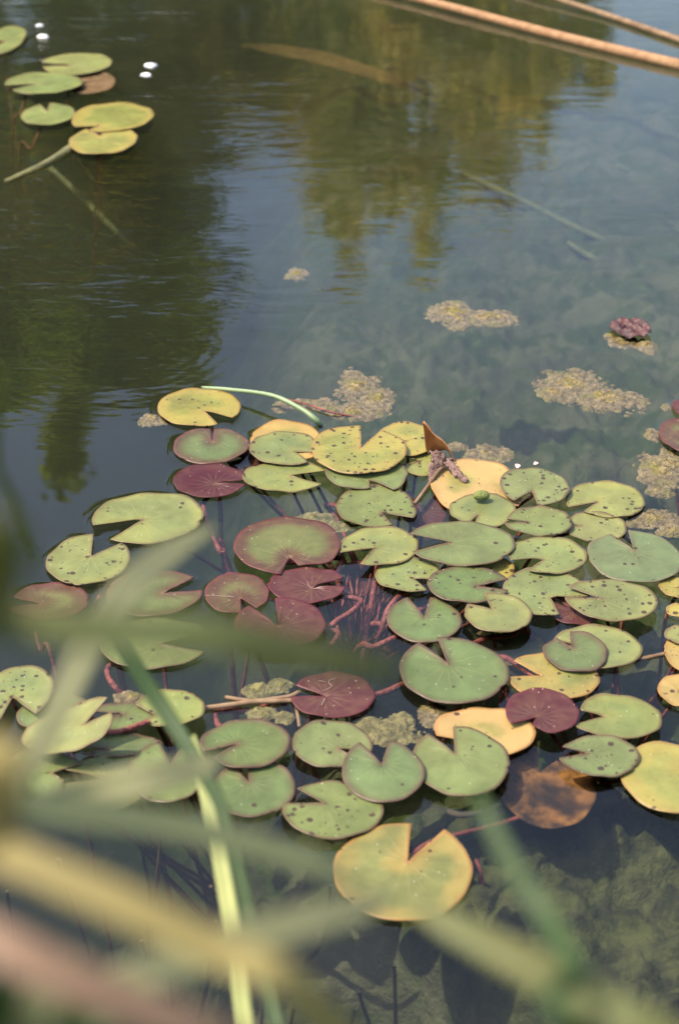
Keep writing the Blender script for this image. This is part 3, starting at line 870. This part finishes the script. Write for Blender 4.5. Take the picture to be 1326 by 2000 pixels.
# curled dead leaf
root = empty('curled_leaf', atz(862, 902, .006))
rl = np.array(root.location)
Y0 = atz(862, 902, 0)[1]
L = crom([aty(826, 827, Y0 + .01), aty(829, 852, Y0 + .016), aty(833, 876, Y0 + .020), aty(837, 890, Y0 + .022)], 14)
Rr = crom([aty(827, 827, Y0 + .01), aty(848, 846, Y0 + .002), aty(870, 872, Y0 - .008), aty(891, 903, Y0 - .014)], 14)
V = []
for i in range(14):
    for j in range(10):
        t = j / 9; p = L[i] * (1 - t) + Rr[i] * t
        p = p + np.array([0, -.030 * math.sin(math.pi * t) * (i / 13), .004 * math.sin(t * 9 + i * .6)]) * np.array([1, -1, 1])
        V.append(p - rl)
o = mesh_obj('blade', V, grid_faces(14, 10), M_DEAD, root)
md = o.modifiers.new('thickness', 'SOLIDIFY'); md.thickness = .0012


def scrap(path, w, seed):
    c = crom(path, 22); V = []
    for i, p in enumerate(c):
        for j in range(7):
            t = j / 6 - .5
            wv = w * (.6 + .6 * vnoise(i * .4 + seed, 3.0)) * (1 - .6 * (i / 21) ** 3)
            V.append(p + np.array([t * wv, 0, 0]) + np.array([0, 1, .6]) * .018 * (fbm(np.array(i * .5 + seed), np.array(j * .9 + seed), 1, 3) - .5) - rl)
    o = mesh_obj('withered_strip', V, grid_faces(22, 7), M_WITHER, root)
    md = o.modifiers.new('thickness', 'SOLIDIFY'); md.thickness = .0015


scrap([atz(858, 884, .030), atz(853, 900, .022), atz(848, 918, .012), atz(840, 944, .006)], .022, 1)
scrap([atz(870, 896, .022), atz(884, 914, .016), atz(896, 926, .012), atz(912, 938, .011)], .018, 5)
scrap([atz(845, 880, .026), atz(862, 892, .024), atz(885, 902, .016)], .020, 9)
v, f = tube([atz(872, 908, .012), atz(858, 918, .012), atz(846, 934, .009), atz(832, 954, .004), atz(808, 986, .003)], .0030, 20, 7)
o = mesh_obj('stem', np.array(v) - rl, f, M_BROWNSTEM, root)
tag(root, 'curled orange-brown dead leaf standing upright among the pads', 'dead leaf')

# knobbly bud on the orange-yellow pad
u = np.linspace(0, math.pi, 15); w = np.linspace(0, 2 * math.pi, 25)[:-1]
V = []
for a_ in u:
    for b_ in w:
        k = 1 + .10 * math.sin(b_ * 7 + a_ * 9) * math.sin(a_) + .06 * math.sin(a_ * 14)
        V.append((.0125 * k * math.cos(a_), .0085 * k * math.sin(a_) * math.cos(b_), .0075 * k * math.sin(a_) * math.sin(b_)))
o = mesh_obj('green_bud', V, grid_faces(15, 24, True), M_BUD)
o.location = atz(940, 968, .020); o.rotation_euler = (0, 0, R(8))
tag(o, 'small knobbly green bud resting on the orange-yellow pad', 'bud')

# crumpled red leaf
c = atz(1228, 644, .004)
n = 44
X, Y = np.meshgrid(np.linspace(-1, 1, n), np.linspace(-1, 1, n))
r = np.hypot(X, Y)
aw = abs(atz(1266, 644)[0] - c[0]); bw = abs(atz(1228, 630)[1] - c[1])
Z = .001 + .032 * (fbm(X * 3.0 + 4, Y * 2.4, 0, 4) - .42) * (1.1 - r) + .007 * np.abs(np.sin(X * 4 + Y * 2.5))
kp = (r + .25 * (fbm(X * 2, Y * 2, 1) - .5)) < 1
o = np_grid_mesh('crumpled_leaf', X * aw, Y * bw, Z, M_CRUMP, keep=kp[:-1, :-1])
o.location = c
md = o.modifiers.new('thickness', 'SOLIDIFY'); md.thickness = .0014
tag(o, 'crumpled dark red leaf floating on an algae cluster', 'dead leaf')

# brown floating stems, red stem, submerged stalks
STEMS = [
 ([(395, 1384, .002), (470, 1374, .003), (560, 1362, .002), (585, 1352, -.004)], .0035, M_BROWNSTEM, 'tan rotting stem crossing to the wine-red scribbled pad'),
 ([(440, 1362, .000), (500, 1370, .003), (575, 1368, .003)], .003, M_BROWNSTEM, 'short tan stem lying between two algae lumps'),
 ([(578, 1380, -.002), (582, 1400, -.003), (585, 1420, -.008)], .0022, M_BROWNSTEM, 'brown stub hanging from the wine-red scribbled pad'),
 ([(190, 1431, .012), (235, 1428, .013), (270, 1416, .015), (292, 1408, .017)], .0032, M_PET, 'red stem lying in front of the dark purple-edged pad'),
 ([(872, 1585, -.02), (905, 1592, -.02), (945, 1580, -.015), (985, 1545, -.03)], .004, M_DARKSTEM, 'dark sunken twig below the round green pad'),
 ([(1330, 1270, .002), (1260, 1285, .001), (1190, 1298, -.004)], .0028, M_BROWNSTEM, 'brown twig reaching from yellow pads to the broad light green one'),
 ([(900, 335, -.30), (960, 365, -.255), (1040, 402, -.262), (1110, 438, -.25), (1170, 466, -.26), (1250, 506, -.30)], .009, M_OLIVE, 'long pale stalk lying on the pond bed in open water'),
 ([(1130, 292, -.29), (1200, 322, -.25), (1270, 352, -.255), (1360, 392, -.28)], .009, M_OLIVE, 'pale sunken stalk nearest the dry reeds'),
 ([(1080, 458, -.30), (1120, 482, -.262), (1160, 506, -.26), (1215, 538, -.30)], .008, M_OLIVE, 'short pale sunken stalk beyond the crumpled red leaf'),
 ([(90, 320, -.16), (150, 375, -.2), (220, 445, -.24), (300, 530, -.36)], .008, M_OLIVE, 'pale green sunken stem trailing from the far pads'),
 ([(150, 310, -.10), (190, 360, -.16), (230, 430, -.26)], .007, M_OLIVE, 'faint sunken stem alongside the trailing pale green one'),
 ([(1150, 1620, -.12), (1180, 1660, -.13), (1195, 1690, -.14)], .005, M_DARKSTEM, 'dark twig on the weedy bottom below the brown leaf'),
 ([(930, 1680, -.02), (937, 1705, -.02), (941, 1728, -.03)], .0028, M_PET, 'short red stem hanging beside the large olive-yellow pad'),
 ([(150, 285, -.025), (110, 310, -.03), (70, 330, -.035), (10, 356, -.06)], (.014, .006), M_OLIVE, 'thick algae-coated stem under the yellow far pad'),
]
for pts, r, m, lab in STEMS:
    v, f = tube([atz(*p) for p in pts], r, 26, 8)
    tag(mesh_obj('stem', v, f, m), lab, 'stem', 'loose stems in the pond')

build_pad('h6', 'P', (655, 765, 1095, 1165), (712, 1128), (660, 1118), (662, 1140), 0, 'r', 0,
          'dark red sunken leaf behind the tangle of red stems', sub=-.04, cat='lily leaf', name='sunken_leaf')
tang = empty('stem_tangle', atz(690, 1300, -.28)); tl_ = np.array(tang.location)
tag(tang, 'submerged tangle of thin red lily stems beside the wine-red pads', 'stems')
for i in range(22):
    a_ = i / 21
    x1 = 610 + 200 * a_ + random.uniform(-14, 14); y1 = 1110 + random.uniform(-15, 60) + 60 * abs(a_ - .4)
    x0 = 660 + 60 * a_ + random.uniform(-18, 18); y0 = 1300 + random.uniform(-25, 25)
    zt = -.008 - random.random() * .05
    mx_, my_ = (x0 + x1) / 2 + random.uniform(-16, 16), (y0 + y1) / 2 + random.uniform(-10, 10)
    b_ = atz(x0, y0, -.12); fz = float(floor_z(b_[0], b_[1]))
    v, f = tube([atz(x1, y1, zt), atz(mx_, my_, zt * .5 - .035), b_, np.array([b_[0] + .01, b_[1] + .02, fz])], (random.uniform(.0013, .0021), random.uniform(.0020, .0032)), 26, 6)
    mesh_obj('petiole', np.array(v) - tl_, f, M_PET, tang)

# dead stems standing in the dark near water
for i in range(22):
    x = random.uniform(60, 980); y = random.uniform(1640, 1960)
    p = atz(x, y, -.12); fz = float(floor_z(p[0], p[1]))
    b = np.array([p[0] + random.uniform(-.05, .05), p[1] + random.uniform(.03, .12), fz - .01])
    t_ = np.array([p[0] + random.uniform(-.03, .03), p[1] + random.uniform(-.05, .03), -.04 - random.random() * .12])
    mid = (b + t_) / 2 + rng.normal(0, .02, 3)
    v, f = tube([b, mid, t_], (.0045, .0022), 16, 6)
    tag(mesh_obj('dead_stem', v, f, random.choice([M_DARKSTEM, M_BROWNSTEM])), 'thin dead stem standing submerged in the dark water by the bank', 'stem', 'dead stems under the near water')

# fallen petals
for x, y, s_, lab in ((1010, 911, .008, 'pale pink petal floating behind the blotched pad'), (1046, 906, .006, 'pale pink petal at the top edge of the blotched pad'), (8, 1559, .009, 'pale pink petal by the shaded slit pad')):
    V = []
    for i in range(6):
        for j in range(5):
            a_ = i / 5 - .5; b_ = (j / 4 - .5) * (1 - (2 * a_) ** 2 * .8)
            V.append((a_ * s_ * 1.6, b_ * s_, .003 * (b_ * 2) ** 2 + .004 * a_ * a_))
    o = mesh_obj('petal', V, grid_faces(6, 5), M_PETAL); o.location = atz(x, y, .004); o.rotation_euler = (R(8), 0, random.uniform(0, 3))
    md = o.modifiers.new('thickness', 'SOLIDIFY'); md.thickness = .0006
    tag(o, lab, 'petal', 'fallen petals')

# added white blobs standing in for sun glints on the ripples
for x, y, s_, lab in ((85, 72, .016, 'larger white sun glint stand-in of the pair beside a pale pad'), (78, 50, .011, 'smaller white sun glint stand-in of the pair beside a pale pad'),
                      (295, 129, .017, 'white sun glint stand-in on rippled water'), (287, 147, .014, 'white sun glint stand-in just below another on rippled water')):
    u = np.linspace(0, math.pi * .55, 8); w = np.linspace(0, 2 * math.pi, 17)[:-1]
    V = [(s_ * math.sin(a_) * math.cos(b_) * (1 + .25 * math.sin(3 * b_ + x)), .7 * s_ * math.sin(a_) * math.sin(b_) * (1 + .25 * math.sin(2 * b_ + y)), s_ * .45 * math.cos(a_)) for a_ in u for b_ in w]
    o = mesh_obj('sun_glint', V, grid_faces(8, 16, True), M_GLINT); o.location = atz(x, y, 0)
    tag(o, lab, 'sun_glint', 'sun glints on the water')

# dry reeds lying over the far water
v, f = tube([atz(700, -32, .016), atz(880, 14, .014), atz(1090, 70, .012), atz(1326, 127, .010), atz(1700, 215, .008)], (.012, .017), 40, 10)
tag(mesh_obj('dry_reed', v, f, M_REED_DRY), 'thick orange dry reed stalk lying over the far water', 'reed', 'dry reeds')
v, f = tube([atz(1000, -30, .02), atz(1180, 28, .01), atz(1326, 78, .008), atz(1500, 135, .005)], (.008, .011), 30, 8)
tag(mesh_obj('dry_reed', v, f, M_BROWNSTEM), 'brown reed stalk beyond the thick orange one', 'reed', 'dry reeds')


def ribbon(pts, widths, mat, name, label, cat, group, n=48, face=None, fold=.25, parent=None):
    """leaf blade along a path: V-folded ribbon turned towards `face`"""
    c = crom(pts, n)
    wd = np.interp(np.linspace(0, 1, n), np.linspace(0, 1, len(widths)), widths)
    t = np.gradient(c, axis=0); t /= np.linalg.norm(t, axis=1)[:, None]
    V = []
    for i in range(n):
        toward = (face - c[i]); toward = toward / np.linalg.norm(toward)
        s = np.cross(t[i], toward); s /= np.linalg.norm(s) + 1e-9
        nn = np.cross(s, t[i])
        for k, (a_, h_) in enumerate(((-1, fold), (-.5, fold * .4), (0, 0), (.5, fold * .4), (1, fold))):
            V.append(c[i] + s * a_ * wd[i] / 2 + nn * h_ * wd[i] / 2)
    o = mesh_obj(name, V, grid_faces(n, 5), mat)
    md = o.modifiers.new('thickness', 'SOLIDIFY'); md.thickness = .0006
    if label: tag(o, label, cat, group)
    return o


M_RB_GY = simple_mat('reed_grey_green', (.29, .29, .145), (.35, .35, .18), 14, .5, .4, translucent=.45)
M_RB_Y = simple_mat('reed_straw', (.34, .28, .10), (.40, .33, .12), 10, .55, .4, translucent=.45)
M_RB_OL = simple_mat('reed_olive', (.12, .15, .048), (.17, .17, .050), 10, .5, .4, translucent=.45)
M_RB_D = simple_mat('reed_dull_green', (.12, .15, .075), (.16, .19, .095), 10, .5, .4, translucent=.45)
M_RB_G = simple_mat('reed_green', (.026, .060, .012), (.038, .080, .016), 10, .5, .4, translucent=.35)
M_RB_P = simple_mat('reed_pinkish', (.25, .155, .095), (.30, .19, .115), 10, .6, .4, translucent=.3)
M_RB_YG = simple_mat('reed_yellow_green', (.38, .41, .15), (.46, .48, .18), 14, .5, .4, translucent=.45)
ribbon([atz(470, 88, -.28), atz(540, 98, -.22), atz(640, 118, -.19), atz(760, 155, -.20), atz(850, 190, -.28)], (.010, .04, .048, .034, .006), M_REED_DRY,  # orange ribbon, wholly below the water surface
       'dry_reed', 'broad orange ribbon sunk in the far water', 'reed', 'dry reeds', face=CAMP + np.array([0, 0, 2]))

# ------------------------------------------------------------------ reeds on the near bank, hanging in front of the lens
def reed(root_xy, pts, widths, mat, label):
    """pts: (px, py, distance) from the rooted end to the tip"""
    P = [atd(*p) for p in pts]
    rx, ry = root_xy
    g0 = np.array([rx, ry, float(floor_z(rx, ry)) - .015])
    k = P[0]
    path = [g0, np.array([rx * .92 + k[0] * .08, ry * .92 + k[1] * .08, g0[2] * .55 + k[2] * .45])] + P
    w = [widths[0] * .7, widths[0]] + list(widths)
    ribbon(path, w, mat, 'reed_blade', label, 'reed', 'reed blades on the near bank', n=70, face=CAMP)


reed((-.46, .52), [(-160, 1590, .42), (0, 1664, .39), (230, 1763, .38), (430, 1858, .38), (560, 1915, .38), (680, 2040, .40)], [.009, .0095, .0098, .009, .008, .006], M_RB_Y, 'broad straw-yellow reed blade falling towards the yellow stalk')
reed((-.50, .60), [(-180, 1555, .50), (0, 1572, .50), (300, 1606, .50), (480, 1646, .50), (600, 1684, .50), (690, 1722, .50)], [.010, .010, .010, .009, .008, .003], M_RB_D, 'long dull grey-green reed blade ending at the lowest pad')
reed((.48, .52), [(1480, 2130, .46), (1300, 2030, .46), (1150, 1950, .47), (1000, 1872, .48), (880, 1808, .49), (790, 1762, .50)], [.011, .012, .012, .012, .010, .003], M_RB_OL, 'olive reed blade with its tip at the right of the lowest pad')
reed((-.24, .44), [(40, 2050, .42), (210, 1938, .43), (440, 1845, .44), (600, 1800, .45), (700, 1774, .46), (770, 1752, .47)], [.011, .011, .011, .010, .009, .003], M_RB_GY, 'pale grey-green reed blade pointing at the lowest pad')
reed((-.52, .46), [(-330, 1700, .40), (-120, 1785, .37), (0, 1846, .36), (160, 1922, .36), (380, 2010, .37), (520, 2080, .38)], [.008, .0095, .010, .010, .009, .008], M_RB_P, 'faded pinkish reed blade low over the bank')
reed((.14, .62), [(520, 2200, 1.05), (480, 2005, 1.13), (455, 1820, 1.19), (425, 1650, 1.25), (392, 1500, 1.30), (372, 1440, 1.33)], [.012, .0125, .013, .0125, .011, .009], M_RB_YG, 'crisp yellow-green reed stalk rising through the dark water')
reed((-.05, .70), [(560, 2120, .98), (500, 1850, 1.02), (440, 1600, 1.06), (380, 1480, 1.08), (310, 1370, 1.10), (240, 1265, 1.11), (205, 1215, 1.12)], [.009, .009, .009, .011, .012, .011, .004], M_RB_G, 'dark green reed leaf crossing behind the yellow-green stalk')
reed((-.30, .58), [(-60, 1720, .58), (80, 1460, .60), (165, 1280, .62), (250, 1150, .64), (340, 1075, .66), (420, 1030, .67)], [.008, .010, .012, .013, .011, .003], M_RB_GY, 'pale reed blade slanting up across the left pads')
reed((-.52, .66), [(-220, 1190, .38), (0, 1215, .38), (200, 1228, .38), (420, 1240, .38), (600, 1275, .39), (720, 1300, .40), (800, 1310, .41)], [.010, .010, .010, .010, .010, .008, .002], M_RB_OL, 'soft green reed blade lying level across the red pads')
reed((-.40, .62), [(-60, 1640, .62), (60, 1580, .64), (180, 1545, .66), (300, 1520, .66), (400, 1495, .67), (440, 1478, .67)], [.010, .012, .013, .013, .010, .003], M_RB_GY, 'short pale reed tip veiling the wide pale pad')
reed((.36, .56), [(1210, 2080, .44), (1120, 1890, .47), (1060, 1780, .49), (1000, 1690, .50), (950, 1590, .51), (925, 1540, .52)], [.005, .006, .0065, .0065, .005, .002], M_RB_G, 'green reed blade standing before the weedy bottom')
reed((-.30, .66), [(-60, 800, .66), (0, 925, .68), (35, 990, .70), (60, 1060, .71), (78, 1110, .72)], [.003, .0035, .004, .0035, .0015], M_RB_OL, 'thin olive reed tip hanging over the open blue water')
reed((-.20, .36), [(-60, 2120, .42), (40, 2000, .42), (160, 1985, .43), (300, 2000, .43), (420, 2070, .44)], [.008, .010, .010, .010, .008], M_RB_G, 'deep green reed blade bowing under the pinkish one')

# ------------------------------------------------------------------ trees on the far bank, seen mirrored in the water
def leaf_mat(name, c0, c1):
    m, nt, _, _ = mat_new(name); g = NG(nt)
    geo = g.add('ShaderNodeNewGeometry')
    tc = g.add('ShaderNodeTexCoord')
    c = g.mix(geo.outputs['Random Per Island'], c0, c1)
    hs = g.add('ShaderNodeHueSaturation'); g.l.new(c, hs.inputs['Color'])
    nz = g.noise(tc.outputs['Object'], 2.6, 2, .6)
    g.set(hs.inputs['Value'], g.ramp(nz, .36, .64, .6, 1.8)); g.set(hs.inputs['Hue'], g.ramp(nz, .3, .7, .515, .485))
    c = hs.outputs[0]
    s = g.principled(c, .5, .4)
    tr = g.add('ShaderNodeBsdfTranslucent'); g.l.new(c, tr.inputs[0])
    mx = g.add('ShaderNodeMixShader'); mx.inputs[0].default_value = .6
    g.l.new(s, mx.inputs[1]); g.l.new(tr.outputs[0], mx.inputs[2]); g.out(mx.outputs[0])
    return m


M_LF_G = leaf_mat('leaf_green', (.22, .29, .03), (.40, .46, .07))
M_LF_GOLD = leaf_mat('leaf_gold', (.36, .30, .05), (.56, .44, .10))
M_LF_OL = leaf_mat('leaf_olive', (.27, .26, .036), (.44, .39, .07))
M_BARK = simple_mat('bark', (.06, .05, .035), (.13, .11, .085), 12, .9, .2, .02, 30, (1, 1, .25))


def elev_pos(px, py, dist):
    """point on the far bank whose mirror image is sighted at a pixel, `dist` metres out"""
    d = ray(px, py); d = d / d[1]
    return np.array([d[0] * dist, dist, -d[2] * dist - CAM_H])


def tree(name, clumps, base, mat, leaf, n_leaf, label, cat='tree', group=None, trunk_r=.07):
    """clumps: (centre xyz, radius xyz); limbs run from the trunk to every clump"""
    root = empty(name, base)
    b = np.array(base, float)
    tag(root, label, cat, group)
    cen = np.array([c for c, _ in clumps])
    fork = b * .35 + cen.mean(0) * .65; fork[2] = b[2] + (cen[:, 2].min() - b[2]) * .6 + .1
    v, f = tube([b - np.array([0, 0, .1]), (b + fork) / 2 + rng.normal(0, .08, 3) * [1, 1, 0], fork], (trunk_r, trunk_r * .6), 12, 10)
    mesh_obj('trunk', np.array(v) - b, f, M_BARK, root)
    co = []
    for c, r in clumps:
        c = np.array(c); r = np.array(r)
        v, f = tube([fork, (fork + c) / 2 + rng.normal(0, .1, 3), c, c + (c - fork) * .06], (trunk_r * .45, .008), 12, 6)
        mesh_obj('limb', np.array(v) - b, f, M_BARK, root)
        k = int(n_leaf * (r[0] * r[1] * r[2]) ** .6 / sum((q[0] * q[1] * q[2]) ** .6 for _, q in clumps))
        # sub-clumps give the outline gaps and tufts
        m = 17
        d = rng.normal(size=(m, 3)); d /= np.linalg.norm(d, axis=1)[:, None]
        sub = c + d * r * rng.uniform(.35, 1.05, (m, 1))
        which = rng.integers(0, m, k)
        P = sub[which] + rng.normal(0, 1, (k, 3)) * r * .115
        P[:, 2] -= rng.exponential(.03, k)
        a = rng.normal(size=(k, 3)); a[:, 2] -= .6; a /= np.linalg.norm(a, axis=1)[:, None]
        w = np.cross(a, rng.normal(size=(k, 3))); w /= np.linalg.norm(w, axis=1)[:, None]
        L = (leaf * rng.uniform(.6, 1.3, k))[:, None]
        quad = np.stack([P, P + a * L * .5 + w * L * .26, P + a * L, P + a * L * .5 - w * L * .26], 1)
        co.append(quad.reshape(-1, 3))
    co = np.vstack(co) - b
    q = np.arange(len(co)).reshape(-1, 4)
    fast_mesh('crown', co, q, mat, root, smooth=False)
    return root


def clump(px, py, D, rx, rz, ry=.7):
    p = elev_pos(px, py, D)
    return (tuple(p), (rx, ry, rz))


# left: dark green tree reaching highest
D = 8.6
tree('broadleaf_tree', [clump(120, 560, D, .62, .55), clump(300, 430, D - .3, .55, .5), clump(60, 720, D, .45, .42), clump(230, 690, D + .2, .45, .40), clump(-150, 500, D, .8, .7),
                        clump(350, 560, D, .36, .26), clump(150, 330, D, .7, .6), clump(370, 690, D, .24, .22), clump(-150, 800, D, .6, .6), clump(140, 820, D, .26, .3)],
     (-2.1, D, float(floor_z(-2.1, D))), M_LF_G, .095, 24000, 'dark green broadleaf tree on the far bank, tallest of the group', group='trees on the far bank')
tree('broadleaf_tree', [clump(280, 160, 7.9, .5, .4), clump(80, 190, 7.7, .6, .5), clump(-160, 260, 7.7, .8, .6), clump(200, 280, 7.8, .45, .32), clump(400, 60, 7.8, .5, .35), clump(340, 200, 7.9, .35, .3), clump(470, 140, 7.9, .35, .28)],
     (-1.6, 7.8, float(floor_z(-1.6, 7.8))), M_LF_OL, .08, 15000, 'olive green bushy tree in front of the tallest one', group='trees on the far bank')
D = 8.2
tree('broadleaf_tree', [clump(560, 90, D, .55, .4), clump(720, 120, D, .55, .45), clump(880, 110, D, .5, .36), clump(620, 250, D, .40, .26), clump(760, 260, D, .45, .36),
                        clump(720, 360, D, .34, .20), clump(840, 330, D, .30, .20), clump(1000, 160, D, .34, .2), clump(980, 60, D, .5, .3), clump(950, 260, D, .18, .10), clump(820, 400, D, .14, .09), clump(1080, 110, D, .34, .14), clump(1050, 235, D, .2, .05), clump(975, 325, D, .12, .04), clump(690, 430, D, .12, .08), clump(1120, 60, D, .2, .12)],
     (.3, D, float(floor_z(.3, D))), M_LF_GOLD, .066, 20000, 'golden olive tree with branches drooping to one side', group='trees on the far bank')
M_LF_BR = leaf_mat('leaf_bright', (.20, .30, .03), (.36, .46, .07))
D = 7.5
tree('broadleaf_tree', [clump(190, 745, D, .20, .16, .2), clump(60, 700, D, .26, .16, .25), clump(130, 610, D, .3, .16, .3), clump(330, 560, D, .22, .12, .25), clump(20, 790, D, .14, .12, .2)],
     (-1.25, D, float(floor_z(-1.25, D))), M_LF_BR, .07, 5000, 'slim young tree with bright yellow-green leaves before the dark tall one', group='trees on the far bank', trunk_r=.03)
# low shrubs closing the bank under the crowns
for i, (x, y, hh, m_, lab) in enumerate(((-3.3, 7.3, 1.3, M_LF_G, 'rounded green shrub at the left end of the bank shrubs'), (-2.3, 7.4, 1.1, M_LF_OL, 'olive shrub beside the rounded green one on the far bank'),
                                         (-1.3, 7.3, 1.2, M_LF_BR, 'bright yellow-green shrub on the far bank'), (-.4, 7.4, 1.0, M_LF_OL, 'olive shrub between the bright shrub and the golden one'),
                                         (.5, 7.35, .95, M_LF_GOLD, 'golden shrub at the water edge under the golden tree'))):
    z0 = float(floor_z(x, y))
    tree('shrub', [((x + dx_, y + rng.uniform(-.1, .2), z0 + hh * fz_), (.34, .3, .26)) for dx_, fz_ in ((-.35, .35), (0, .7), (.35, .4), (.1, .3), (-.2, .62), (.28, .72))], (x, y, z0), m_, .06, 5000, lab, cat='shrub', group='shrubs on the far bank', trunk_r=.03)
# wider surroundings, continuing the belt of trees out of view
for i, (x, y, h, m_) in enumerate(((-5.5, 8.8, 4.2, M_LF_G), (-8.5, 7.0, 4.6, M_LF_OL), (5.2, 10.5, 2.0, M_LF_OL), (8.5, 9.5, 2.6, M_LF_G))):
    z0 = float(floor_z(x, y))
    tree('broadleaf_tree', [((x + rng.uniform(-1, 1), y + rng.uniform(-.6, .6), z0 + h * rng.uniform(.45, .9)), (.9, .8, .6)) for _ in range(6)], (x, y, z0), m_, .13, 9000,
         ['green tree left of the tallest one on the far bank', 'olive tree on the left bank of the pond', 'low olive tree on the far bank right of the golden tree', 'low green tree at the right end of the far bank'][i], group='trees on the far bank')
